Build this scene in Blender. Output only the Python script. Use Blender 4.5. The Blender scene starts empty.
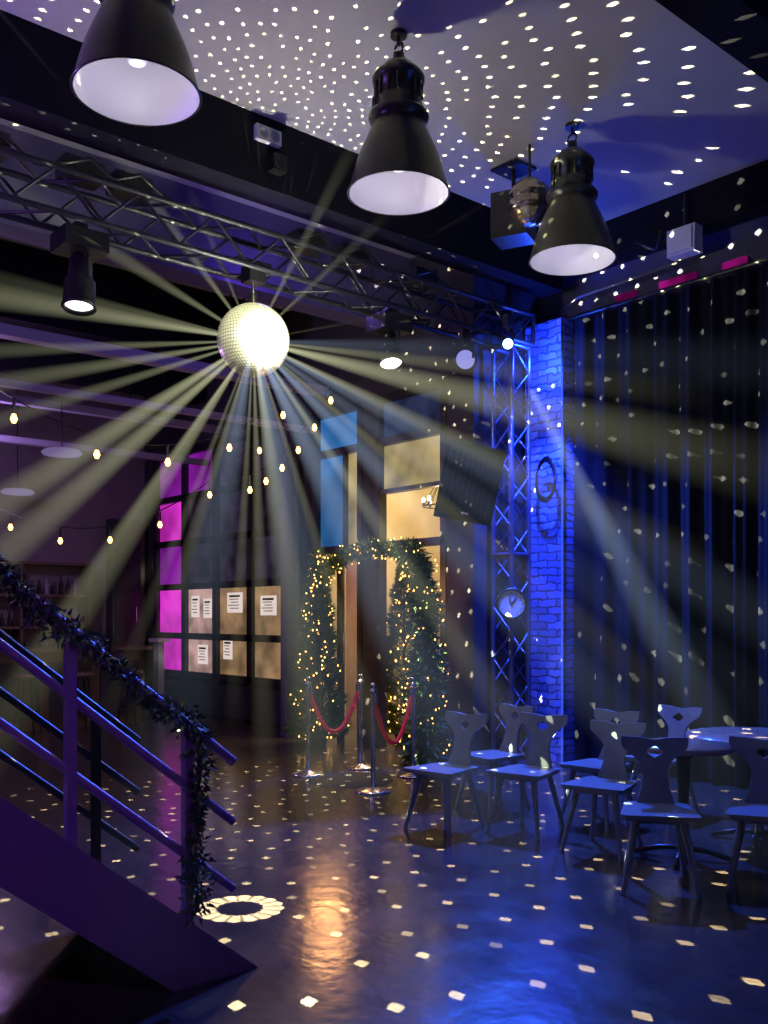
import bpy, math, random
from mathutils import Vector, Matrix
random.seed(7)
TH = math.radians(49.6); CT, ST = math.cos(TH), math.sin(TH)
def V(X, Y, z=0.0):            # survey coords (right / forward of the visitor) -> room coords
    return Vector((CT*X-ST*Y, ST*X+CT*Y, z))
D = bpy.data
COL = bpy.context.scene.collection
bpy.context.scene.view_settings.view_transform='Standard'

# ---------------------------------------------------------------- materials
def mat(name, col, rough=.5, metal=0, emit=None, es=0, noise=0, nscale=8, bump=0, spec=.5):
    m = D.materials.new(name); m.use_nodes = True
    nt = m.node_tree; b = nt.nodes['Principled BSDF']
    b.inputs['Base Color'].default_value = (*col, 1)
    b.inputs['Roughness'].default_value = rough
    b.inputs['Metallic'].default_value = metal
    b.inputs['Specular IOR Level'].default_value = spec
    if emit:
        b.inputs['Emission Color'].default_value = (*emit, 1)
        b.inputs['Emission Strength'].default_value = es
    if noise or bump:
        tc = nt.nodes.new('ShaderNodeTexCoord'); n = nt.nodes.new('ShaderNodeTexNoise')
        n.inputs['Scale'].default_value = nscale; n.inputs['Detail'].default_value = 4
        nt.links.new(tc.outputs['Object'], n.inputs['Vector'])
        if noise:
            mx = nt.nodes.new('ShaderNodeMix'); mx.data_type = 'RGBA'
            mx.inputs[6].default_value = (*[c*(1-noise) for c in col], 1)
            mx.inputs[7].default_value = (*[min(1, c*(1+noise)) for c in col], 1)
            nt.links.new(n.outputs['Fac'], mx.inputs[0]); nt.links.new(mx.outputs[2], b.inputs['Base Color'])
        if bump:
            bp = nt.nodes.new('ShaderNodeBump'); bp.inputs['Strength'].default_value = bump
            bp.inputs['Distance'].default_value = .02
            nt.links.new(n.outputs['Fac'], bp.inputs['Height']); nt.links.new(bp.outputs[0], b.inputs['Normal'])
    return m
def emis(name, col, s, noise=0, nscale=3):
    m = D.materials.new(name); m.use_nodes = True; nt = m.node_tree; nt.nodes.clear()
    o = nt.nodes.new('ShaderNodeOutputMaterial'); e = nt.nodes.new('ShaderNodeEmission')
    e.inputs[0].default_value = (*col, 1); e.inputs[1].default_value = s
    nt.links.new(e.outputs[0], o.inputs[0])
    if noise:
        tc = nt.nodes.new('ShaderNodeTexCoord'); n = nt.nodes.new('ShaderNodeTexNoise')
        n.inputs['Scale'].default_value = nscale
        r = nt.nodes.new('ShaderNodeMapRange'); r.inputs[1].default_value = .35; r.inputs[2].default_value = .65
        r.inputs[3].default_value = s*(1-noise); r.inputs[4].default_value = s*(1+noise)
        nt.links.new(tc.outputs['Object'], n.inputs['Vector']); nt.links.new(n.outputs['Fac'], r.inputs[0])
        nt.links.new(r.outputs[0], e.inputs[1])
    return m

M_floor = D.materials.new('dark_polished_floor'); M_floor.use_nodes = True
def _floor():
    nt = M_floor.node_tree; b = nt.nodes['Principled BSDF']; L = nt.links.new
    tc = nt.nodes.new('ShaderNodeTexCoord')
    br = nt.nodes.new('ShaderNodeTexBrick'); br.inputs['Scale'].default_value = 1
    br.inputs['Brick Width'].default_value = 1.6; br.inputs['Row Height'].default_value = .14
    br.inputs['Mortar Size'].default_value = .004
    br.inputs['Color1'].default_value = (.050, .038, .036, 1); br.inputs['Color2'].default_value = (.036, .029, .030, 1)
    br.inputs['Mortar'].default_value = (.018, .015, .015, 1)
    L(tc.outputs['Object'], br.inputs['Vector']); L(br.outputs['Color'], b.inputs['Base Color'])
    n = nt.nodes.new('ShaderNodeTexNoise'); n.inputs['Scale'].default_value = 3; n.inputs['Detail'].default_value = 5
    L(tc.outputs['Object'], n.inputs['Vector'])
    r = nt.nodes.new('ShaderNodeMapRange'); r.inputs[3].default_value = .10; r.inputs[4].default_value = .30
    L(n.outputs['Fac'], r.inputs[0]); L(r.outputs[0], b.inputs['Roughness'])
    b.inputs['Specular IOR Level'].default_value=1.0
    n2 = nt.nodes.new('ShaderNodeTexNoise'); n2.inputs['Scale'].default_value = 9
    L(tc.outputs['Object'], n2.inputs['Vector'])
    bp = nt.nodes.new('ShaderNodeBump'); bp.inputs['Strength'].default_value = .14; bp.inputs['Distance'].default_value = .02
    L(n2.outputs['Fac'], bp.inputs['Height']); L(bp.outputs[0], b.inputs['Normal'])
_floor()
M_brick = D.materials.new('brick_blue_lit'); M_brick.use_nodes = True
def _brick():
    nt = M_brick.node_tree; b = nt.nodes['Principled BSDF']; L = nt.links.new
    tc = nt.nodes.new('ShaderNodeTexCoord'); s = nt.nodes.new('ShaderNodeSeparateXYZ'); c = nt.nodes.new('ShaderNodeCombineXYZ')
    a = nt.nodes.new('ShaderNodeMath'); a.operation = 'ADD'
    L(tc.outputs['Object'], s.inputs[0]); L(s.outputs[0], a.inputs[0]); L(s.outputs[1], a.inputs[1])
    L(a.outputs[0], c.inputs[0]); L(s.outputs[2], c.inputs[1])
    n = nt.nodes.new('ShaderNodeTexNoise'); n.inputs['Scale'].default_value = 9; n.inputs['Detail'].default_value = 5; L(c.outputs[0], n.inputs['Vector'])
    mv = nt.nodes.new('ShaderNodeMix'); mv.data_type = 'RGBA'; mv.blend_type = 'LINEAR_LIGHT'; mv.inputs[0].default_value = .05
    L(c.outputs[0], mv.inputs[6]); L(n.outputs['Color'], mv.inputs[7])
    br = nt.nodes.new('ShaderNodeTexBrick'); br.inputs['Scale'].default_value = 1
    br.inputs['Brick Width'].default_value = .27; br.inputs['Row Height'].default_value = .085
    br.inputs['Mortar Size'].default_value = .012; br.inputs['Mortar Smooth'].default_value = .5
    br.inputs['Color1'].default_value = (.17, .22, .58, 1); br.inputs['Color2'].default_value = (.07, .09, .28, 1)  # blue stage light tinted into the brick colours
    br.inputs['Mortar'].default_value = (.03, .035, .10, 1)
    L(mv.outputs[2], br.inputs['Vector']); L(br.outputs['Color'], b.inputs['Base Color'])
    b.inputs['Roughness'].default_value = .7
    bp = nt.nodes.new('ShaderNodeBump'); bp.inputs['Strength'].default_value = 1; bp.inputs['Distance'].default_value = .06
    L(br.outputs['Color'], bp.inputs['Height']); L(bp.outputs[0], b.inputs['Normal'])
_brick()
M_ceil = mat('ceiling_paint', (.31, .30, .33), .8, noise=.14, nscale=1.5)
M_dark = mat('dark_wall_paint', (.026, .024, .036), .7, noise=.3, nscale=2)
M_wleft = mat('bar_wall_paint', (.14, .125, .14), .7, noise=.5, nscale=1.3)
M_wallb = mat('blue_grey_wall_paint', (.04, .04, .09), .7, noise=.3, nscale=2)
M_beam = mat('beam_paint', (.006, .006, .013), .8, noise=.2, spec=.1)
M_beam2 = mat('beam_violet_lit', (.07, .06, .15), .6, noise=.2)  # beam colour with the violet light mixed in
M_lav = mat('pale_duct_metal', (.24, .23, .32), .5, noise=.1)
M_grey = mat('grey_conduit', (.10, .10, .12), .5)
M_black = mat('black_metal', (.012, .012, .014), .35, .3)
M_cab = mat('loudspeaker_cabinet', (.009, .010, .018), .45)
M_truss = mat('truss_black_steel', (.016, .016, .026), .45, .4)
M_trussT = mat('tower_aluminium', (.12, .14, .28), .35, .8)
M_lampout = mat('lamp_enamel', (.045, .048, .036), .28, .2)
M_lampin = mat('reflector_white', (.66, .63, .70), .45)
M_mirror = mat('mirror_tiles', (.85, .85, .66), .35, .45)
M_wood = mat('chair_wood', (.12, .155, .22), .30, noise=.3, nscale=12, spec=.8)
M_woodb = mat('bar_wood', (.09, .06, .045), .4, noise=.3)
M_table = mat('table_wood', (.24, .18, .15), .22, noise=.3, nscale=9, spec=.8)
M_steel = mat('brushed_steel', (.6, .6, .62), .25, 1)
M_rail = mat('railing_paint', (.20, .11, .27), .4, .1)
M_string = mat('stair_stringer', (.13, .07, .19), .5)
M_green = mat('garland_needles', (.035, .09, .04), .6, noise=.4, nscale=30)
M_lime = mat('garland_tips', (.18, .42, .04), .5)
M_tree = mat('tree_needles', (.12, .16, .04), .6, noise=.4, nscale=20)
M_curt = mat('velvet_curtain', (.007, .008, .014), .9, noise=.2, spec=.05)
M_red = mat('red_velvet_rope', (.5, .01, .04), .6, emit=(.6, .0, .06), es=.1)  # rope also emits a faint red glow of its own
M_white = mat('white_plastic', (.5, .5, .56), .4)
M_frame = mat('window_frame', (.03, .028, .032), .4, .3)
M_doorleaf = mat('door_leaf_wood', (.6, .48, .30), .5, noise=.2)
M_amberw = mat('vestibule_plaster', (.28, .25, .17), .8, noise=.55, nscale=1.5)
M_warm = emis('warm_bulb', (1, .45, .12), 7)
M_warmb = emis('bright_warm_bulb', (1, .74, .42), 18)
M_warm2 = emis('fairy_bulb', (1, .47, .11), 7)
M_glassblue = emis('frosted_pane_blue', (.04, .19, .52), .7, .45, 1.0)
M_paneamb = emis('pane_amber', (.50, .38, .17), .6, .6, 1.6)
M_panedim = emis('pane_dim', (.04, .05, .13), .5, .5, 2)
M_pink = emis('pane_pink', (.65, .03, .55), .85, .4, 1.4)
M_pink2 = emis('pane_violet', (.24, .012, .34), .6, .5, 1.4)
M_cream = emis('pane_cream', (.60, .36, .32), .6, .5, 2.5)
M_cream2 = emis('pane_tan', (.46, .27, .14), .5, .5, 2.5)
M_dimp = emis('pane_dark', (.035, .022, .05), .45, .7, 3)
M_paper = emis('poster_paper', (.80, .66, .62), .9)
M_lensw = emis('lens_white', (.95, .9, 1), 4)
M_lensb = emis('lens_blue', (.10, .2, 1), 40)
M_lensl = emis('lens_lavender', (.35, .35, .9), .8)
M_magenta = emis('led_magenta', (.5, .01, .28), .45, .7, 3)
M_disc = emis('ceiling_disc', (.4, .3, .7), .35)
M_grille = mat('speaker_grille', (.02, .022, .035), .5)
M_pic = emis('framed_print', (.65,.58,.48), .75, .5, 6)

# ---------------------------------------------------------------- mesh builder
class MB:
    def __init__(s): s.v=[]; s.f=[]; s.m=[]; s.mats=[]; s.sm=[]
    def mi(s, m):
        if m not in s.mats: s.mats.append(m)
        return s.mats.index(m)
    def add(s, vs, fs, m, smooth=False):
        b=len(s.v); s.v += [tuple(v) for v in vs]; k=s.mi(m)
        for f in fs: s.f.append([b+i for i in f]); s.m.append(k); s.sm.append(smooth)
    def box(s, c, d, m, R=None):
        vs=[]
        for x in(-.5,.5):
            for y in(-.5,.5):
                for z in(-.5,.5):
                    p=Vector((x*d[0],y*d[1],z*d[2]))
                    if R: p=R@p
                    vs.append(p+Vector(c))
        s.add(vs,[(0,1,3,2),(4,6,7,5),(0,4,5,1),(2,3,7,6),(0,2,6,4),(1,5,7,3)],m)
    def cyl(s, p0, p1, r0, r1, m, n=12, smooth=True):
        p0=Vector(p0); p1=Vector(p1); d=(p1-p0)
        if d.length<1e-6: return
        q=d.to_track_quat('Z','Y'); vs=[]
        for p,r in((p0,r0),(p1,r1)):
            for i in range(n):
                a=2*math.pi*i/n; vs.append(p+q@Vector((r*math.cos(a),r*math.sin(a),0)))
        s.add(vs,[(i,(i+1)%n,n+(i+1)%n,n+i) for i in range(n)],m,smooth)
        s.add(vs[:n],[tuple(range(n))[::-1]],m); s.add(vs[n:],[tuple(range(n))],m)
    def tube(s, pts, r, m, n=8):
        pts=[Vector(p) for p in pts]; vs=[]
        for i,p in enumerate(pts):
            d=(pts[min(i+1,len(pts)-1)]-pts[max(i-1,0)]).normalized()
            up=Vector((0,0,1)) if abs(d.z)<.95 else Vector((1,0,0))
            a=d.cross(up).normalized(); b=d.cross(a)
            for k in range(n):
                t=2*math.pi*k/n; vs.append(p+a*r*math.cos(t)+b*r*math.sin(t))
        fs=[]
        for i in range(len(pts)-1):
            for k in range(n): fs.append((i*n+k,i*n+(k+1)%n,(i+1)*n+(k+1)%n,(i+1)*n+k))
        fs.append(tuple(range(n))); fs.append(tuple((len(pts)-1)*n+k for k in range(n)))
        s.add(vs,fs,m,True)
    def lathe(s, prof, m, M=None, n=40, smooth=True):
        M=M or Matrix(); vs=[]
        for r,z in prof:
            for i in range(n):
                a=2*math.pi*i/n; vs.append(M@Vector((r*math.cos(a),r*math.sin(a),z)))
        fs=[]
        for j in range(len(prof)-1):
            for i in range(n): fs.append((j*n+i,j*n+(i+1)%n,(j+1)*n+(i+1)%n,(j+1)*n+i))
        s.add(vs,fs,m,smooth)
    def octa(s, p, r, m):
        p=Vector(p); vs=[p+Vector(d)*r for d in((1,0,0),(-1,0,0),(0,1,0),(0,-1,0),(0,0,1.2),(0,0,-1.2))]
        s.add(vs,[(0,2,4),(2,1,4),(1,3,4),(3,0,4),(2,0,5),(1,2,5),(3,1,5),(0,3,5)],m,True)
    def mesh(s, name):
        me=D.meshes.new(name); me.from_pydata(s.v,[],s.f)
        for m in s.mats: me.materials.append(m)
        for p,k,sm in zip(me.polygons,s.m,s.sm): p.material_index=k; p.use_smooth=sm
        me.update(); return me
    def obj(s, name, loc=(0,0,0), rz=0, parent=None):
        o=D.objects.new(name,s.mesh(name)); o.location=loc; o.rotation_euler=(0,0,rz); COL.objects.link(o)
        if parent: o.parent=parent
        return o
def boxobj(name,x0,x1,y0,y1,z0,z1,m):
    b=MB(); b.box(((x0+x1)/2,(y0+y1)/2,(z0+z1)/2),(x1-x0,y1-y0,z1-z0),m); return b.obj(name)

# ---------------------------------------------------------------- room shell
H=5.75
boxobj('floor',-15.2,3.2,-4.2,10.4,-.1,0,M_floor)
boxobj('ceiling',-15.2,3.2,-4.2,8.7,H,H+.15,M_ceil)
boxobj('wall_curtain_side',-7.4,3.2,8.5,8.7,0,H,M_wallb)
boxobj('wall_return',-7.4,-7.2,7.4,8.5,0,H,M_dark)
boxobj('wall_left',-15.2,-15,-4.2,7.6,0,H,M_wleft)
boxobj('wall_right',3,3.2,-4.2,8.5,0,H,M_dark)
boxobj('wall_rear',-15.2,3.2,-4.4,-4.2,0,H,M_dark)
for x0,x1,z0,z1 in((-15,-14.72,0,4.25),(-10.68,-10.18,0,4.25),(-7.62,-7.4,0,4.25),(-15,-7.4,4.27,H)):
    boxobj('wall_entrance',x0,x1,7.4,7.6,z0,z1,M_dark)
boxobj('ceiling_beam',-6.95,-6.65,-4.1,8.24,5.16,H,M_beam)
boxobj('ceiling_beam',-3.4,-3.05,-4.1,8.24,5.42,H,M_beam)
boxobj('ceiling_beam',-8.5,-8.2,-4.1,7.38,4.92,H,M_beam2)
boxobj('ceiling_beam',-11.0,-10.7,-4.1,7.38,4.9,H,M_beam)
boxobj('ceiling_beam',-13.2,-12.9,-4.1,7.38,4.9,H,M_beam)
boxobj('wall_beam',-7.15,2.9,8.25,8.49,5.35,H,M_beam)
b=MB()
for x,z,w_ in((-9.6,4.42,.11),(-9.9,3.98,.07),(-11.6,4.2,.09),(-12.6,3.9,.08)):
    b.box((x,1.6,z),(w_*1.4,11.3,w_),M_lav)
    for y in (-3,0,3,6): b.cyl((x,y,z),(x,y,H-.01),.012,.012,M_black,6)
b.obj('cable_tray')
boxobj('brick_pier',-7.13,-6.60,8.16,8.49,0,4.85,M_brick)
# ---------------------------------------------------------------- curtain
c=MB(); N=620; x0,x1=-6.55,-.5; vs=[]
zs=[.03,.6,1.6,2.8,4.0,4.8]
for j,z in enumerate(zs):
    for i in range(N+1):
        x=x0+(x1-x0)*i/N; t=x*21+1.3*math.sin(x*2.7)+.25*math.sin(z*1.2+x*3)
        y=8.25+.055*math.sin(t)*(1-.35*z/4.8)+.02*math.sin(t*2.3+1)
        vs.append((x,y,z))
fs=[(j*(N+1)+i,j*(N+1)+i+1,(j+1)*(N+1)+i+1,(j+1)*(N+1)+i) for j in range(len(zs)-1) for i in range(N)]
c.add(vs,fs,M_curt,True); c.cyl((-6.6,8.25,4.84),(-.5,8.25,4.84),.025,.025,M_black)
c.obj('stage_curtain')
b=MB()
for i in range(5):
    xa=-6.0+i*.62
    b.box((xa,8.47,4.98),(.42 if i%2 else .25,.03,.08),M_magenta)
b.obj('led_strip')
b=MB(); b.tube([(-6.57,8.12,.02),(-6.57,8.12,4.9),(-6.4,8.15,5.0),(-5.2,8.2,5.05)],.014,M_grey)
b.tube([(-5.7,8.2,5.4),(-5.45,8.2,5.25),(-5.3,8.05,5.35)],.012,M_black); b.obj('cable_conduit')
b=MB(); b.box((-5.12,8.18,5.22),(.3,.14,.26),M_white); b.box((-5.12,8.1,5.22),(.25,.02,.21),M_white)
b.cyl((-5.12,8.2,5.35),(-5.12,8.2,5.7),.02,.02,M_black); b.obj('white_loudspeaker')
# ---------------------------------------------------------------- truss
def truss(b,p0,p1,w,m,rc=.025,rd=.011,seg=.30):
    p0=Vector(p0);p1=Vector(p1);d=(p1-p0);L=d.length;d.normalize()
    up=Vector((0,0,1)) if abs(d.z)<.9 else Vector((0,1,0))
    a=d.cross(up).normalized(); u=a.cross(d).normalized(); h=w/2
    C=[a*h+u*h,a*h-u*h,-a*h-u*h,-a*h+u*h]
    for q in C: b.cyl(p0+q,p1+q,rc,rc,m,8)
    n=int(L/seg)
    for k in range(4):
        A,B=C[k],C[(k+1)%4]
        for i in range(n):
            s0=p0+d*(L*i/n); s1=p0+d*(L*(i+1)/n)
            if i%2==0: b.cyl(s0+A,s1+B,rd,rd,m,6)
            else: b.cyl(s0+B,s1+A,rd,rd,m,6)
    for e in(p0,p1,p0+d*L*.5):
        for k in range(4): b.cyl(e+C[k],e+C[(k+1)%4],rc,rc,m,8)
b=MB(); truss(b,(-6.95,-3.9,4.70),(-6.95,7.9,4.70),.32,M_truss,.026,.013,.32); b.obj('lighting_truss')
b=MB(); truss(b,(-6.95,7.72,.02),(-6.95,7.72,4.50),.27,M_trussT,.024,.011,.27)
b.box((-6.95,7.72,.012),(.5,.5,.02),M_black)
for i in range(6):
    b.tube([(-6.70+.012*i+.13*math.cos(t),7.99-.01*i,3.05+.02*(i%3)+.22*math.sin(t)) for t in [j*math.pi/9 for j in range(19)]],.009,M_black,6)
b.obj('truss_tower')
p=V(.1337*10.1-.01,10.02,1.73)
b=MB(); M=Matrix.Translation(p)@Matrix.Rotation(TH,4,'Z')@Matrix.Rotation(math.radians(90),4,'X')
b.lathe([(.0,.03),(.14,.03)],M_white,M); b.lathe([(.14,.02),(.14,.045),(.165,.045),(.165,-.02),(0,-.02)],M_black,M)
for k in range(12):
    a=k*math.pi/6; q=M@Vector((.115*math.sin(a),.115*math.cos(a),.034)); b.octa(q,.008,M_black)
b.cyl(M@Vector((0,0,.036)),M@Vector((.05,.06,.036)),.006,.004,M_black,6); b.cyl(M@Vector((0,0,.036)),M@Vector((-.03,.1,.036)),.005,.003,M_black,6)
b.obj('round_clock')
# ---------------------------------------------------------------- pendants
def pendant(x,y):
    b=MB(); M=Matrix.Translation((x,y,4.6))
    b.lathe([(.362,0),(.358,.02),(.345,.06),(.325,.14),(.298,.23),(.262,.32),(.222,.41),(.188,.48),(.172,.515),(.212,.525),(.216,.55),(.205,.57),(.168,.58),(.160,.60),(.163,.66),(.157,.67),(.163,.68),(.157,.78),(.185,.79),(.188,.82),(.17,.85),(.11,.91),(.045,.94),(.04,1.0),(0,1.0)],M_lampout,M)
    b.lathe([(.362,0),(.368,.004),(.362,.012)],M_lampout,M)
    b.lathe([(.352,.002),(.335,.06),(.312,.14),(.285,.23),(.25,.32),(.21,.40),(.16,.46),(.06,.5),(0,.5)],M_lampin,M)
    b.lathe([(0,.16),(.05,.18),(.075,.24),(.06,.31),(.035,.38),(.03,.5)],M_lampin,M,20)
    for a in (0,2.1,4.2):
        c,s=math.cos(a),math.sin(a); b.box(Vector((x+c*.17,y+s*.17,5.22)),(.03,.03,.1),M_black)
    for k in range(16):
        a=k*math.pi/8; b.box((x+.166*math.cos(a),y+.166*math.sin(a),5.32),(.02,.008,.12),M_lampout,Matrix.Rotation(a,3,'Z'))
    ring=[(x+.045*math.cos(t),y,5.63+.045*math.sin(t)) for t in [i*math.pi/6 for i in range(13)]]
    b.tube(ring,.010,M_black,6); b.cyl((x,y,5.66),(x,y,5.748),.014,.014,M_black,8)
    b.cyl((x,y,5.72),(x,y,5.748),.06,.06,M_black,14)
    b.obj('pendant_lamp')
    l=D.lights.new('reflector_fill','POINT'); l.energy=2.1; l.color=(.90,.87,.97); l.shadow_soft_size=.04  # pendants are off; small lamp added to brighten the reflector
    o=D.objects.new('reflector_fill_light',l); o.location=(x,y,4.66); COL.objects.link(o)
for y in(2.46,4.46,6.41): pendant(-5.08,y)
# ---------------------------------------------------------------- mirror ball
BC=Vector((-6.95,4.44,3.97)); R=.31
b=MB(); b.lathe([(R*.985*math.sin(t),R*.985*math.cos(t)) for t in [math.pi*i/24 for i in range(25)]],M_black,Matrix(),32)
rows=34
for i in range(rows):
    a0=math.pi*i/rows;a1=math.pi*(i+1)/rows;am=(a0+a1)/2;n=max(4,int(2*math.pi*math.sin(am)*R/(math.pi*R/rows)))
    for k in range(n):
        t0=2*math.pi*(k+.06)/n;t1=2*math.pi*(k+.94)/n;g=(a1-a0)*.06
        q=[Vector((math.sin(a)*math.cos(t),math.sin(a)*math.sin(t),math.cos(a)))*R for a,t in((a0+g,t0),(a1-g,t0),(a1-g,t1),(a0+g,t1))]
        b.add(q,[(0,1,2,3)],M_mirror)
b.cyl((0,0,R-.01),(0,0,.40),.035,.03,M_black); b.cyl((0,0,.4),(0,0,.5),.012,.012,M_steel)
b.box((0,0,.56),(.14,.16,.14),M_black); b.box((0,.0,.66),(.06,.34,.05),M_black)
b.obj('mirror_ball',BC)
# ---------------------------------------------------------------- stage lights
def fixture(name,base,aim,L,r,lens,head=None):
    base=Vector(base); d=Vector(aim).normalized(); q=d.to_track_quat('Z','Y').to_matrix().to_4x4()
    b=MB(); M=q
    b.lathe([(0,-L*.5),(r*.55,-L*.5),(r*.7,-L*.42),(r*.75,-L*.1),(r*.95,L*.0),(r,L*.45),(r*1.08,L*.46),(r*1.08,L*.5),(r*.9,L*.5),(r*.88,L*.42)],M_black,M,24)
    b.lathe([(0,L*.43),(r*.86,L*.43)],lens,M,24)
    for s in(-1,1): b.tube([(s*r*1.15,0,0),(s*r*1.2,0,L*.5),(s*r*.6,0,L*.62),(0,0,L*.64)],.013,M_black,6)
    b.cyl((0,0,L*.62),(0,0,L*.62+.14),.02,.02,M_black); b.box((0,0,L*.62+.12),(.07,.1,.12),M_black)
    if head: b.box((0,0,L*.62+.03),head,M_black)
    return b.obj(name,base)
fixture('stage_spotlight',(-6.95,2.90,4.12),(.15,-.1,-1),.42,.12,M_lensw,(.30,.34,.14))
fixture('stage_spotlight',(-6.95,5.98,4.17),(.35,-.15,-1),.34,.12,M_lensw,(.28,.34,.16))
fixture('stage_spotlight',(-6.85,6.9,4.2),(1,-.75,-.15),.24,.11,M_lensl)
fixture('stage_spotlight',(-6.74,7.44,4.46),(.6,-.65,-.35),.18,.06,M_lensb)
b=MB()
for y in (2.2,2.9,3.3,5.0,5.5,6.4):
    b.box((-6.95,y,4.95),(.2,.3,.14),M_black); b.tube([(-6.8,y-.3,4.86),(-6.75,y,4.98),(-6.8,y+.3,4.84),(-6.85,y+.6,4.9)],.016,M_black,6)
b.obj('power_distribution_box')
b=MB(); b.box((-6.62,4.37,5.58),(.05,.24,.12),M_white)
for s in(-.055,.055):
    M=Matrix.Translation((-6.594,4.37+s,5.58))@Matrix.Rotation(math.radians(90),4,'Y'); b.lathe([(0,.001),(.04,.001),(.045,.006)],M_lav,M,16)
b.obj('power_socket')
b=MB(); b.box((-6.60,4.45,5.36),(.1,.13,.13),M_black); b.cyl((-6.56,4.45,5.36),(-6.50,4.43,5.33),.04,.045,M_black); b.obj('motion_sensor')
b=MB(); c0=V(1.20,8.8,5.28); b.box(c0,(.34,.30,.42),M_black,Matrix.Rotation(.4,3,'Z'))
b.cyl(c0+Vector((0,0,.2)),(c0.x,c0.y,5.745),.02,.02,M_black); b.box((c0.x,c0.y,5.735),(.3,.3,.02),M_black)
b.obj('ceiling_loudspeaker')
b=MB(); c1=V(1.28,8.35,5.24)
M=Matrix.Translation(c1)
b.lathe([(.19*math.sin(t)*(1+.05*math.sin(7*t)),.21*math.cos(t)) for t in [math.pi*i/12 for i in range(13)]],mat('gold_foil',(.45,.38,.28),.25,1,bump=1,nscale=14),M,14,False)
b.cyl(c1+Vector((0,0,.18)),(c1.x,c1.y,5.745),.012,.012,M_black); b.obj('foil_globe')
# ---------------------------------------------------------------- angled loudspeaker
b=MB(); Rz=Matrix.Rotation(TH+.25,3,'Z')@Matrix.Rotation(math.radians(12),3,'X')@Matrix.Rotation(math.radians(8),3,'Y')
pc=V(.78,9.35,2.92)
o=[(-.30,-.2),(.30,-.2),(.17,.2),(-.17,.2)]
vs=[pc+Rz@Vector((x,y,z)) for z in(-.37,.37) for x,y in o]
b.add(vs,[(0,1,5,4),(1,2,6,5),(2,3,7,6),(3,0,4,7),(3,2,1,0),(4,5,6,7)],M_cab)
b.box(pc+Rz@Vector((0,-.207,0)),(.53,.014,.66),M_grille,Rz)
for i in range(9): b.box(pc+Rz@Vector((-.23+.0575*i,-.218,0)),(.008,.008,.64),M_cab,Rz)
b.box(pc+Rz@Vector((0,-.22,-.29)),(.08,.004,.02),M_white,Rz)
b.cyl(pc+Rz@Vector((0,.15,.1)),(-7.19,pc.y+.55,3.2),.03,.03,M_black); b.obj('angled_loudspeaker')
# ---------------------------------------------------------------- sectional door
b=MB(); X0,X1=-14.65,-10.75; rowz=[.04,.67,1.28,2.07,2.78,3.5,4.22]; ncol=4
for i in range(ncol+1):
    x=X0+(X1-X0)*i/ncol; b.box((x,7.46,2.13),(.12,.1,4.2),M_frame)
for z in rowz: b.box(((X0+X1)/2,7.46,z),(X1-X0,.1,.10),M_frame)
cols={1:[M_pink,M_cream,M_cream2,M_cream2],2:[M_pink,M_cream,M_cream2,M_cream2],3:[M_pink2,M_dimp,M_dimp,M_dimp],4:[M_pink,M_dimp,M_dimp,M_dimp],5:[M_pink2,M_pink2,M_dimp,M_dimp],0:[M_dark]*4}
for j in range(6):
    for i in range(ncol):
        xa=X0+(X1-X0)*(i+.5)/ncol; za=(rowz[j]+rowz[j+1])/2
        b.box((xa,7.49,za),((X1-X0)/ncol-.1,.02,rowz[j+1]-rowz[j]-.08),cols[j][i])
for x,z,ww,hh in((-13.38,1.75,.24,.34),(-13.15,1.0,.3,.3),(-12.2,1.8,.42,.3),(-12.4,1.1,.25,.3),(-13.0,1.72,.24,.3),(-11.3,1.75,.4,.28)):
    b.box((x,7.47,z),(ww,.01,hh),M_paper)
    for q in range(5): b.box((x-.02*(q%2),7.462,z+hh*.32-q*hh*.15),(ww*(.7-.12*(q%3)),.004,.012 if q else .03),M_frame)
b.obj('door_1')
# ---------------------------------------------------------------- entrance glazing
b=MB()
for x in(-10.12,-9.17,-8.83,-7.68): b.box((x,7.46,2.13),(.09,.12,4.25),M_frame)
b.box((-9.0,7.46,2.13),(.26,.08,4.25),M_dark)
for z in(2.45,3.70,4.22): b.box((-8.9,7.46,z),(2.5,.12,.09),M_frame)
b.box((-8.25,7.46,3.1),(1.1,.1,.05),M_frame); b.box((-9.5,7.46,3.1),(.03,.1,1.3),M_frame)
b.box((-9.82,7.49,3.33),(.58,.02,1.7),M_glassblue); b.box((-9.35,7.49,3.95),(.36,.02,.5),M_glassblue)
b.box((-9.35,7.49,3.08),(.3,.02,1.2),M_paneamb)
b.box((-8.25,7.49,3.96),(1.08,.02,.46),M_panedim); b.box((-8.25,7.49,3.39),(1.08,.02,.54),M_paneamb)
b.obj('window_1')
b=MB()
b.box((-9.62,7.46,1.2),(.06,.08,2.4),M_frame); b.box((-9.40,7.50,1.25),(.28,.04,2.2),M_doorleaf); b.cyl((-9.5,7.42,1.0),(-9.5,7.42,1.4),.015,.015,M_steel)
b.obj('door_2')
boxobj('wall_vestibule_back',-10.6,-7.0,10.2,10.4,0,4.4,M_amberw)
boxobj('wall_vestibule_left',-10.8,-10.6,7.6,10.4,0,4.4,M_amberw)
boxobj('wall_vestibule_right',-7.4,-7.2,8.72,10.4,0,4.4,M_amberw)
boxobj('ceiling_vestibule',-10.8,-7.2,7.6,10.4,4.4,4.5,M_dark)
b=MB(); cc=Vector((-9.1,8.8,3.06))
b.tube([cc+Vector((.28*math.cos(t),.28*math.sin(t),0)) for t in [i*math.pi/12 for i in range(25)]],.012,M_black,6)
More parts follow.
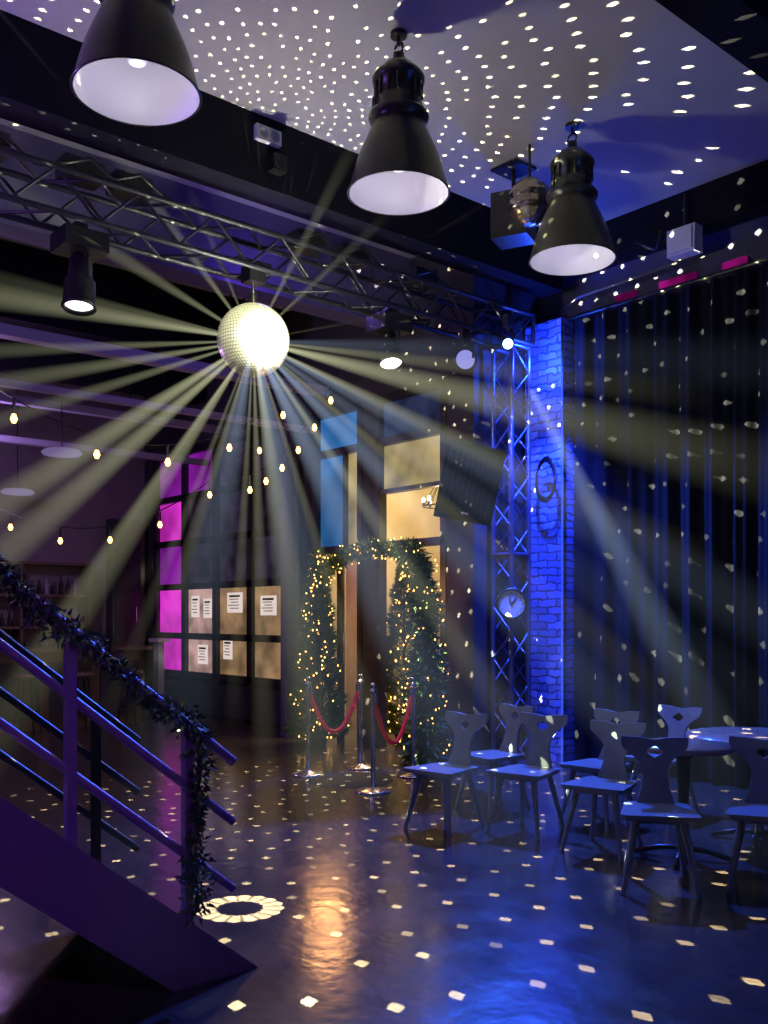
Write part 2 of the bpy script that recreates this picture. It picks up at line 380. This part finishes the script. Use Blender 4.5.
for i in range(8):
    t=i*math.pi/4; p=cc+Vector((.28*math.cos(t),.28*math.sin(t),0)); b.cyl(p,p+Vector((0,0,.05)),.014,.014,M_black,8)
    b.lathe([(0,.05),(.018,.06),(.024,.085),(.013,.11),(0,.12)],M_warmb,Matrix.Translation(p),10)
    b.cyl(p,cc+Vector((0,0,.5)),.006,.006,M_black,5)
b.cyl(cc+Vector((0,0,.5)),(cc.x,cc.y,4.39),.01,.01,M_black); b.obj('chandelier')
b=MB()
b.box((-9.6,9.98,1.05),(.9,.3,2.1),M_woodb)
for z in (.5,1.0,1.5,1.95): b.box((-9.6,9.82,z),(.84,.03,.04),M_black)
for i in range(12): b.cyl((-9.95+.14*(i%6),9.8,1.02+.5*(i//6)),(-9.95+.14*(i%6),9.8,1.24+.5*(i//6)),.035,.02,M_paneamb,8)
b.obj('display_cabinet')
b=MB()
for x,z,w_,h_ in((-10.35,1.7,.35,.5),(-8.8,1.6,.45,.6),(-8.2,1.75,.4,.5),(-9.3,2.6,.5,.35),(-10.1,2.7,.4,.4)):
    b.box((x,10.18,z),(w_+.06,.03,h_+.06),M_black); b.box((x,10.16,z),(w_,.02,h_),M_pic)
b.obj('picture_frames')
# ---------------------------------------------------------------- foliage
def leaf(b,p,d,L,w,m):
    d=d.normalized(); s=d.cross(Vector((random.uniform(-1,1),random.uniform(-1,1),random.uniform(-1,1)))).normalized()
    b.add([p-s*w,p+s*w,p+d*L],[(0,1,2)],m)
def garland(name,path,rf,n,bulbs,br=.012,matb=None,lime=.03,mg=None):
    b=MB(); path=[Vector(p) for p in path]; seg=[(path[i+1]-path[i]).length for i in range(len(path)-1)]; T=sum(seg)
    if not callable(rf): r0=rf; rf=lambda t:r0
    def at(t):
        t*=T
        for i,s in enumerate(seg):
            if t<=s: return path[i].lerp(path[i+1],t/s)
            t-=s
        return path[-1]
    b.tube([at(i/60) for i in range(61)],rf(.5)*.12,M_green,6)
    for i in range(n):
        t=random.random(); p=at(t); r=rf(t); rr=r*(.85+.3*math.sin(t*T*9))
        d=Vector((random.gauss(0,1),random.gauss(0,1),random.gauss(0,1))).normalized()
        leaf(b,p+d*rr*random.uniform(.1,.8),d+Vector((0,0,random.uniform(-.8,.3))),r*random.uniform(.3,.55),r*.06+.004,M_lime if random.random()<lime else (mg or M_green))
    for i in range(bulbs):
        t=random.random(); p=at(t); d=Vector((random.gauss(0,1),random.gauss(0,1),random.gauss(0,1))).normalized()
        b.octa(p+d*rf(t)*.95,br*random.uniform(.6,1.1),matb or M_warm2)
    return b.obj(name)
AY=6.98
arch=[(-9.42,AY,1.5),(-9.42,AY,1.9),(-9.25,AY,2.2),(-8.9,AY,2.32),(-8.5,AY,2.38),(-8.1,AY,2.36),(-7.75,AY,2.3),(-7.55,AY,2.1),(-7.5,AY,1.2),(-7.52,AY,.03)]
garland('christmas_garland_arch',arch,lambda t:.14+(0 if t<.4 else .17*(t-.4)/.6),10500,230,.011)
def tree(name,c,h,r,n,bulbs,m=None,ll=.10,br=.012):
    b=MB(); c=Vector(c); b.cyl(c,c+Vector((0,0,h*.9)),.03,.01,M_black); b.cyl(c,c+Vector((0,0,.22)),.11,.15,M_black,16)
    for i in range(n+bulbs):
        t=random.random()**1.3; a=random.uniform(0,6.283); rr=r*(1-t)**.7*math.sqrt(random.uniform(.25,1))*(.85+.15*math.sin(t*40))
        p=c+Vector((rr*math.cos(a),rr*math.sin(a),.12+(h-.12)*t))
        if i<n: leaf(b,p,Vector((math.cos(a),math.sin(a),.5)),ll,.013,m or M_tree)
        else: b.octa(p+Vector((math.cos(a),math.sin(a),0))*.05,br,M_warm2)
    b.obj(name)
tree('christmas_tree',(-9.47,AY,0),2.4,.38,7500,210,M_green)
tree('christmas_tree',(-9.06,8.05,0),2.25,.42,6500,190,None,.10,.014)
# ---------------------------------------------------------------- stanchions
def stanchion(p):
    b=MB(); b.lathe([(0,.0),(.16,.0),(.16,.012),(.14,.022),(.03,.04),(.022,.05),(.022,.88),(.032,.885),(.032,.93),(.022,.935),(.022,.95),(.03,.965),(.024,.985),(0,.99)],M_steel,Matrix(),24)
    b.obj('rope_stanchion',p)
SA,SB,SC,SD=V(-.765,9.56),V(-.25,10.0),V(-.1,8.64),V(.29,9.5)
for p in(SA,SB,SC,SD): stanchion(p)
def rope(a,c,sag):
    b=MB(); pts=[]
    for i in range(25):
        t=i/24; p=a.lerp(c,t); p=Vector((p.x,p.y,.89-sag*4*t*(1-t))); pts.append(p)
    d=(pts[-1]-pts[0]).normalized()*.03; pts[0]+=d; pts[-1]-=d
    b.tube(pts,.022,M_red,8); b.cyl(pts[0],pts[1],.026,.026,M_steel); b.cyl(pts[-1],pts[-2],.026,.026,M_steel); b.obj('velvet_rope')
rope(SA,SB,.48); rope(SC,SD,.5)
b=MB(); b.lathe([(0,.012),(.40,.012),(.42,.0)],mat('door_mat',(.012,.011,.014),.9),Matrix.Translation(V(-.33,9.25,.001)),32); b.obj('door_mat')
# ---------------------------------------------------------------- chairs
def chair_mesh():
    b=MB()
    def slab(z0,z1,k):
        o=[(-.225,-.21),(-.20,-.235),(.20,-.235),(.225,-.21),(.185,.17),(.15,.20),(-.15,.20),(-.185,.17)]
        vs=[(x*k,y*k,z0) for x,y in o]+[(x,y,z1) for x,y in o]; n=8
        b.add(vs,[(i,(i+1)%n,n+(i+1)%n,n+i) for i in range(n)]+[tuple(range(n))[::-1],tuple(range(n,2*n))],M_wood)
    slab(.43,.462,.96)
    b.box((0,-.12,.415),(.30,.06,.03),M_wood); b.box((0,.12,.415),(.26,.06,.03),M_wood)
    for x,y,X,Y in((-.13,-.13,-.21,-.22),(.13,-.13,.21,-.22),(-.11,.13,-.18,.24),(.11,.13,.18,.24)):
        b.cyl((x,y,.43),(X,Y,0),.024,.015,M_wood,8,False)
    prof=[(0,.115,0),(.05,.098,0),(.11,.080,0),(.17,.072,0),(.22,.078,0),(.255,.095,0),(.28,.118,0),(.295,.135,.025),(.31,.155,.045),(.325,.175,.045),(.34,.19,.025),(.355,.198,0),(.385,.202,0),(.41,.20,0)]
    t=.024
    def P(x,h,k):
        dip=-.018*math.exp(-(x/.07)**2) if h>.40 else 0
        hh=h+dip; return (x,.165+hh*.24+k,.455+hh*.97)
    for s in(-1,1):
        for (h0,w0,i0),(h1,w1,i1) in zip(prof,prof[1:]):
            for (a0,b0,a1,b1) in ((i0,(i0+w0)/2,i1,(i1+w1)/2),((i0+w0)/2,w0,(i1+w1)/2,w1)):
                q=[P(s*a0,h0,0),P(s*b0,h0,0),P(s*b1,h1,0),P(s*a1,h1,0),P(s*a0,h0,t),P(s*b0,h0,t),P(s*b1,h1,t),P(s*a1,h1,t)]
                b.add(q,[(0,1,2,3),(7,6,5,4),(1,5,6,2),(0,3,7,4),(3,2,6,7)],M_wood)
    return b.mesh('wooden_chair')
CM=chair_mesh()
def chair(X,Y,rz):
    o=D.objects.new('wooden_chair',CM); o.location=V(X,Y,0); o.rotation_euler=(0,0,rz); COL.objects.link(o)
r=math.radians
chair(.46,7.15,r(8)); chair(1.06,7.05,r(12)); chair(.90,7.85,r(-5)); chair(1.50,6.5,r(15)); chair(1.66,7.35,r(5))
chair(1.62,5.62,r(38)); chair(2.25,5.6,r(30)); chair(2.25,7.7,r(0)); chair(3.15,6.1,r(60))
def table(p,rad):
    b=MB(); b.lathe([(0,.715),(rad*.97,.715),(rad,.725),(rad,.748),(rad*.99,.755),(0,.755)],M_table,Matrix(),40)
    b.lathe([(.05,.715),(.12,.70),(.05,.66),(.035,.4),(.035,.05),(.06,.04)],M_black,Matrix(),16)
    for k in range(4):
        a=k*math.pi/2+.4; b.tube([(0,0,.07),(.15*math.cos(a),.15*math.sin(a),.06),(.32*math.cos(a),.32*math.sin(a),.018)],.018,M_black,8)
    b.obj('round_table',p)
table(V(1.98,6.28),.32); table(V(2.66,6.75),.5)
# ---------------------------------------------------------------- stairs with balustrade
SX=-3.69; k=.80
def zz(z0,y): return z0+k*(2.02-y)
b=MB()
for xs in (SX,SX-.95):
    yt=-.6; ytop=2.37
    pts=[(ytop,.0),(yt,zz(.28,yt)),(yt,zz(-.06,yt)),(1.94,0)]
    vs=[(xs-.025,y,z) for y,z in pts]+[(xs+.025,y,z) for y,z in pts]
    b.add(vs,[(0,1,2,3),(7,6,5,4),(0,4,5,1),(1,5,6,2),(2,6,7,3),(3,7,4,0)],M_string)
n=12
for i in range(n):
    b.box((SX-.475,2.1-.2375*i,.06+.19*i),(.90,.25,.035),M_grey)
    b.box((SX-.475,2.1-.2375*i-.115,.06+.19*i+.09),(.90,.02,.17),M_grey)
b.box((SX-.475,-1.6,2.27),(1.0,2.0,.06),M_string)
for xs,mr in((SX,M_rail),(SX-.95,M_black)):
    for z0,rr in((1.13,.022),(.86,.019),(.56,.019)):
        b.cyl((xs,2.25,zz(z0,2.25)),(xs,-.6,zz(z0,-.6)),rr,rr,mr,12)
    for y in (2.02,1.50,.9,.2,-.55):
        z0=0 if y>2 else zz(-.02,y)
        b.box((xs,y,(z0+zz(1.13,y))/2),(.04,.04,zz(1.13,y)-z0),mr)
b.obj('staircase')
pth=[(SX+.02,2.02-i*.12,zz(1.15,2.02-i*.12)-.05*abs(math.sin(i*.9))) for i in range(20)][::-1]
pth+=[(SX+.04,2.06,1.0),(SX+.03,2.05,.75),(SX+.05,2.03,.5),(SX+.04,2.05,.32)]
garland('stair_garland',pth,.085,3800,0,lime=.10)
# ---------------------------------------------------------------- bar area, far left
b=MB(); b.box((-13.6,5.0,.55),(.6,3.0,1.1),M_woodb); b.box((-13.5,5.0,1.12),(.8,3.2,.05),M_woodb)
for i in range(4): b.box((-13.28,3.9+i*.75,.55),(.03,.6,.8),M_dark)
b.obj('bar_counter')
b=MB()
for z in (.02,.9,1.4,1.9,2.4): b.box((-14.82,5.2,z+.02),(.32,2.2,.04),M_woodb)
for y in (4.12,5.2,6.28): b.box((-14.82,y,1.22),(.32,.04,2.44),M_woodb)
for z in (.94,1.44,1.94):
    for i in range(18):
        yy=4.25+.115*i
        if abs(yy-5.2)<.05: continue
        h=random.uniform(.2,.32); b.cyl((-14.78,yy,z),(-14.78,yy,z+h*.65),.033,.033,M_lav if i%4==0 else M_black,8); b.cyl((-14.78,yy,z+h*.65),(-14.78,yy,z+h),.02,.012,M_lav if i%4==0 else M_black,8)
b.obj('bottle_shelf')
for i in range(4):
    b=MB(); b.lathe([(0,.75),(.17,.75),(.18,.78),(.16,.81),(0,.81)],M_woodb,Matrix(),20)
    for a in(.8,2.37,3.94,5.5): b.cyl((.1*math.cos(a),.1*math.sin(a),.75),(.2*math.cos(a),.2*math.sin(a),0),.016,.014,M_black,8)
    b.lathe([(.165,.28),(.175,.29),(.165,.30)],M_black,Matrix(),20); b.obj('bar_stool',(-12.9,3.9+.75*i,0))
b=MB(); b.box((0,0,.6),(.16,.1,1.2),M_lav); b.box((0,0,.02),(.4,.3,.04),M_black); b.box((0,0,1.22),(.3,.2,.05),M_white); b.obj('hand_sanitizer_stand',(-13.6,6.95,0))
b=MB(); b.box((-14.85,6.95,1.6),(.25,.5,3.2),M_dark); b.box((-14.71,6.95,1.6),(.02,.44,3.1),M_black); b.cyl((-14.69,7.1,1.5),(-14.69,7.1,1.75),.012,.012,M_steel); b.obj('storage_locker')
for p in(V(-3.9,11.5,3.55),V(-5.4,14.0,3.4)):
    b=MB(); b.lathe([(0,0),(.22,0),(.24,.03),(.2,.06),(0,.08)],M_disc,Matrix.Translation(p),28); b.cyl(p+Vector((0,0,.07)),(p.x,p.y,H-.005),.008,.008,M_black,6); b.obj('disc_pendant_lamp')
b=MB(); b.box((-10.5,7.25,2.12),(.14,.14,4.24),M_beam2); b.cyl((-10.3,7.25,0),(-10.3,7.25,4.24),.04,.04,M_dark); b.obj('support_column')
# ---------------------------------------------------------------- string lights
b=MB()
def strand(a,c,sag,n):
    a=Vector(a);c=Vector(c); pts=[]
    for i in range(41):
        t=i/40;p=a.lerp(c,t);p.z-=sag*4*t*(1-t);pts.append(p)
    b.tube(pts,.008,M_black,5)
    for i in range(n):
        t=(i+.5)/n; p=a.lerp(c,t); p.z-=sag*4*t*(1-t)
        b.cyl(p,p-Vector((0,0,.14)),.012,.02,M_black,8)
        b.lathe([(0,-.225),(.018,-.22),(.032,-.185),(.018,-.145),(.012,-.13)],M_warm,Matrix.Translation(p),10)
strand(V(-3.6,8.2,3.75),V(-.95,11.8,4.55),.75,5)
strand(V(-5.2,12.4,3.1),V(-1.3,12.4,4.3),.85,6)
strand(V(-1.75,11.7,3.3),V(-.55,11.6,4.6),.25,6)
b.obj('string_lights')

# ---------------------------------------------------------------- light shafts in the haze (emissive volumes)
root=D.objects.new('light_shafts',None); root.location=BC; COL.objects.link(root)
def shaft(origin,d,L,tan,kk,col,r0=.30,parent=root,fall=2.0):
    d=d.normalized(); n=16; b=MB()
    z0=r0; vs=[]
    for z in(z0,L):
        for i in range(n):
            a=2*math.pi*i/n; vs.append((z*tan*math.cos(a),z*tan*math.sin(a),z))
    m=D.materials.new('haze_light'); m.use_nodes=True; nt=m.node_tree; nt.nodes.clear(); Lk=nt.links.new
    o=nt.nodes.new('ShaderNodeOutputMaterial'); e=nt.nodes.new('ShaderNodeEmission'); e.inputs[0].default_value=(*col,1)
    tc=nt.nodes.new('ShaderNodeTexCoord'); s=nt.nodes.new('ShaderNodeSeparateXYZ'); Lk(tc.outputs['Object'],s.inputs[0])
    def mth(op,a,b_=None,clamp=False):
        x=nt.nodes.new('ShaderNodeMath'); x.operation=op; x.use_clamp=clamp
        for i,q in enumerate((a,b_)):
            if q is None: continue
            if isinstance(q,(int,float)): x.inputs[i].default_value=q
            else: Lk(q,x.inputs[i])
        return x.outputs[0]
    X,Y,Z=s.outputs
    rad2=mth('DIVIDE',mth('ADD',mth('MULTIPLY',X,X),mth('MULTIPLY',Y,Y)),mth('MULTIPLY',mth('MULTIPLY',Z,Z),tan*tan))
    soft=mth('SUBTRACT',1.0,rad2,True)
    fade=mth('SUBTRACT',1.0,mth('DIVIDE',Z,L),True)
    st=mth('MULTIPLY',mth('MULTIPLY',soft,fade),mth('DIVIDE',kk,mth('POWER',Z,fall)))
    Lk(st,e.inputs[1]); Lk(e.outputs[0],o.inputs['Volume'])
    b.add(vs,[(i,(i+1)%n,n+(i+1)%n,n+i) for i in range(n)]+[tuple(range(n))[::-1],tuple(range(n,2*n))],m)
    ob=b.obj('shaft',(0,0,0),0,parent)
    ob.rotation_euler=d.to_track_quat('Z','Y').to_euler(); ob.location=Vector(origin)-parent.location
def vdir(a,depth):
    a=math.radians(a); X,Z=math.cos(a),math.sin(a); p=V(X,depth,0); p.z=Z; return p
YG=(.90,.93,.56); BW=(.52,.68,.95)
specs=[ # angle, depth, length, tan, k, colour
(174,-.25,4.8,.060,5.8,YG),(184,-.1,4.8,.036,3.8,YG),(165,.1,3.4,.040,2.6,YG),(193,-.2,4.6,.045,4.2,YG),
(203,-.3,4.6,.040,3.6,YG),(213,.0,5.0,.072,5.4,YG),(224,-.2,5.0,.066,5.6,YG),(232,.2,4.4,.03,3.6,YG),(240,-.2,5.0,.062,4.6,YG),(250,-.1,3.8,.03,2.6,YG),
(258,-.4,3.8,.036,3.2,YG),(265,.2,3.6,.030,4.0,YG),(273,-.2,4.4,.034,4.2,YG),(281,-.5,5.6,.055,4.0,YG),(288,-.2,5.4,.03,3.0,YG),(296,-.6,6.2,.065,4.4,BW),
(304,.0,5.2,.045,4.2,YG),(312,-.4,6.2,.064,4.4,BW),(320,.1,5.8,.040,3.6,YG),(327,-.4,6.4,.055,3.4,BW),(335,.1,4.6,.05,4.8,YG),(343,-.2,4.8,.074,5.8,YG),(353,.0,4.0,.045,3.8,YG),
(350,-.45,5.6,.06,1.3,BW),(318,-.7,6.5,.05,2.2,BW),(286,-1.0,6.0,.06,3.4,BW),(272,-1.2,6.0,.05,3.0,BW),(300,-1.1,6.4,.05,2.4,BW),
(14,.2,1.4,.022,1.2,YG),(45,.1,1.7,.040,2.4,YG),(60,-.2,2.0,.045,2.6,YG),(83,-.4,1.3,.022,.9,YG),
(113,.1,1.6,.035,2.2,YG),(127,-.3,2.2,.052,3.0,YG),(150,-.2,3.2,.058,2.6,YG)]
for a,dp,L,tn,kk,col in specs: shaft(BC,vdir(a,dp),L,tn,kk*.76*(.030/tn)**.35,col,fall=1.55)
root2=D.objects.new('spot_light_shafts',None); root2.location=(-6.74,7.42,4.44); COL.objects.link(root2)
for src,dst,tn,kk in(((-6.74,7.42,4.44),V(2.5,6.4,.3),.045,3.2),):
    d=dst-Vector(src); shaft(src,d,d.length*1.0,tn,kk,BW,.8,root2,1.0)

# ---------------------------------------------------------------- lights
def light(name,kind,loc,energy,col,size=.1,aim=None,spot=60,blend=.6):
    l=D.lights.new(name,kind); l.energy=energy; l.color=col
    if kind=='AREA': l.size=size
    else: l.shadow_soft_size=size
    if kind=='SPOT': l.spot_size=math.radians(spot); l.spot_blend=blend
    o=D.objects.new(name,l); o.location=loc
    if aim is not None: o.rotation_euler=(Vector(aim)-Vector(loc)).to_track_quat('-Z','Y').to_euler()
    COL.objects.link(o); return o
light('blue_wash','SPOT',(-6.55,7.15,4.35),3000,(.03,.12,1),.05,(-3.6,5.8,0),105,.6)
light('blue_brick_graze','POINT',(-6.62,7.85,4.35),85,(.02,.08,1),.06)  # unseen blue point added to graze the brick pier
light('blue_brick_low','SPOT',(-6.2,7.2,4.3),1700,(.02,.07,1),.06,(-6.9,8.2,2.2),60,.7)
light('blue_fill_right','POINT',(-1.0,5.6,3.0),45,(.06,.14,1),.3)  # unseen fill added to wash the right of the room blue
light('purple_wash','POINT',(-6.3,1.2,4.3),85,(.38,.14,1),.15)
light('magenta_fill_back','POINT',(-12.0,3.5,3.6),130,(.52,.28,.75),.2)  # unseen fill point added for the bar wall
light('violet_fill_beams','POINT',(-7.8,5.2,4.9),14,(.24,.11,1),.1)  # unseen violet fill added below the ceiling beams
light('magenta_stair_fill','SPOT',(-.6,-.6,3.9),190,(.40,.05,1),.1,(-3.7,1.0,1.4),32,.8)  # unseen spot added to light the near side of the stairs
light('ball_glow','POINT',BC+Vector((.55,-.05,-.1)),112,(.98,.95,.78),.10)
light('ball_pinspot','SPOT',(-3.2,2.8,5.2),2000,(1,1,.60),.05,BC,11,.4)
light('vestibule_light','AREA',(-9.0,9.0,4.2),230,(1,.68,.34),1.2,(-9,9,0))
light('vestibule_point','POINT',(-8.6,8.5,2.7),75,(1,.70,.36),.2)
light('entrance_warm','POINT',(-8.5,6.4,1.9),30,(1,.45,.15),.2)

# mirror-ball dots: point lamp with a procedural facet pattern
def dots(name,loc,energy,col,delta):
    l=D.lights.new(name,'POINT'); l.energy=energy; l.color=col; l.shadow_soft_size=.004; l.use_nodes=True
    nt=l.node_tree; Lk=nt.links.new; e=nt.nodes['Emission']
    g=nt.nodes.new('ShaderNodeNewGeometry'); s=nt.nodes.new('ShaderNodeSeparateXYZ'); Lk(g.outputs['Incoming'],s.inputs[0])
    def mth(op,a,b_=None,c=None):
        x=nt.nodes.new('ShaderNodeMath'); x.operation=op
        for i,q in enumerate((a,b_,c)):
            if q is None: continue
            if isinstance(q,(int,float)): x.inputs[i].default_value=q
            else: Lk(q,x.inputs[i])
        return x.outputs[0]
    X,Y,Z=s.outputs
    lat=mth('DIVIDE',mth('ARCSINE',Z),delta); lon=mth('ARCTAN2',Y,X)
    row=mth('FLOOR',lat); lc=mth('MULTIPLY',mth('ADD',row,.5),delta)
    n=mth('ROUND',mth('MULTIPLY',mth('COSINE',lc),2*math.pi/delta))
    wn=nt.nodes.new('ShaderNodeTexWhiteNoise'); wn.noise_dimensions='1D'; Lk(row,wn.inputs['W'])
    cx=mth('ADD',mth('MULTIPLY',lon,mth('DIVIDE',n,2*math.pi)),wn.outputs['Value'])
    w2=nt.nodes.new('ShaderNodeTexWhiteNoise'); w2.noise_dimensions='2D'
    cb=nt.nodes.new('ShaderNodeCombineXYZ'); Lk(mth('FLOOR',cx),cb.inputs[0]); Lk(row,cb.inputs[1]); Lk(cb.outputs[0],w2.inputs['Vector'])
    sc=nt.nodes.new('ShaderNodeSeparateColor'); Lk(w2.outputs['Color'],sc.inputs[0])
    jx=mth('MULTIPLY',mth('SUBTRACT',sc.outputs[0],.5),.30); jy=mth('MULTIPLY',mth('SUBTRACT',sc.outputs[1],.5),.30)
    fx=mth('ABSOLUTE',mth('ADD',mth('SUBTRACT',mth('FRACT',cx),.5),jx)); fy=mth('ABSOLUTE',mth('ADD',mth('SUBTRACT',mth('FRACT',lat),.5),jy))
    d=mth('ADD',mth('POWER',fx,1.2),mth('POWER',fy,1.2))
    mk=mth('LESS_THAN',d,.074)
    br=mth('ADD',.3,mth('MULTIPLY',w2.outputs['Value'],1.0)); on=mth('GREATER_THAN',sc.outputs[2],.12)
    st=mth('MULTIPLY',mth('MULTIPLY',mk,br),on)
    f=nt.nodes.new('ShaderNodeLightFalloff'); f.inputs['Strength'].default_value=1.0
    Lk(mth('MULTIPLY',st,f.outputs['Constant']),e.inputs['Strength'])
    o=D.objects.new(name,l); o.location=loc; COL.objects.link(o)
dots('mirror_ball_reflections',BC+Vector((.36,0,.02)),950,(1,.92,.46),math.radians(3.3))
# ring-gobo projector
GP=V(-.79,5.2,5.2)
l=light('gobo_projector','SPOT',GP,34000,(1,.93,.5),.004,None,9,0); l.rotation_euler=(0,0,0)
l.data.use_nodes=True; nt=l.data.node_tree; e=nt.nodes['Emission']; g=nt.nodes.new('ShaderNodeNewGeometry'); s=nt.nodes.new('ShaderNodeSeparateXYZ'); nt.links.new(g.outputs['Incoming'],s.inputs[0])
def mth(op,a,b_=None):
    x=nt.nodes.new('ShaderNodeMath'); x.operation=op
    for i,q in enumerate((a,b_)):
        if q is None: continue
        if isinstance(q,(int,float)): x.inputs[i].default_value=q
        else: nt.links.new(q,x.inputs[i])
    return x.outputs[0]
rr=mth('SQRT',mth('ADD',mth('MULTIPLY',s.outputs[0],s.outputs[0]),mth('MULTIPLY',s.outputs[1],s.outputs[1])))
ang=mth('ARCTAN2',s.outputs[1],s.outputs[0])
rm=mth('LESS_THAN',mth('ABSOLUTE',mth('SUBTRACT',rr,mth('ADD',.035,mth('MULTIPLY',mth('SINE',mth('MULTIPLY',ang,16)),.0012)))),.0105)
am=mth('GREATER_THAN',mth('SINE',mth('MULTIPLY',ang,16)),-.75)
nt.links.new(mth('MULTIPLY',rm,mth('ADD',.45,am)),e.inputs['Strength'])
b=MB(); b.cyl(GP+Vector((0,0,.05)),GP+Vector((0,0,.3)),.07,.09,M_black,20); b.cyl(GP+Vector((0,0,.3)),(GP.x,GP.y,5.745),.02,.02,M_black); b.obj('gobo_spotlight')

# ---------------------------------------------------------------- world + camera
w=D.worlds.new('World'); bpy.context.scene.world=w; w.use_nodes=True
w.node_tree.nodes['Background'].inputs[0].default_value=(.01,.008,.03,1); w.node_tree.nodes['Background'].inputs[1].default_value=.5
cam=D.cameras.new('Camera'); cam.lens=950/1024*36; cam.sensor_width=36; cam.shift_y=104/1024; cam.clip_end=100
co=D.objects.new('Camera',cam); co.location=(0,0,1.6); co.rotation_euler=(math.radians(90),0,TH); COL.objects.link(co)
bpy.context.scene.camera=co
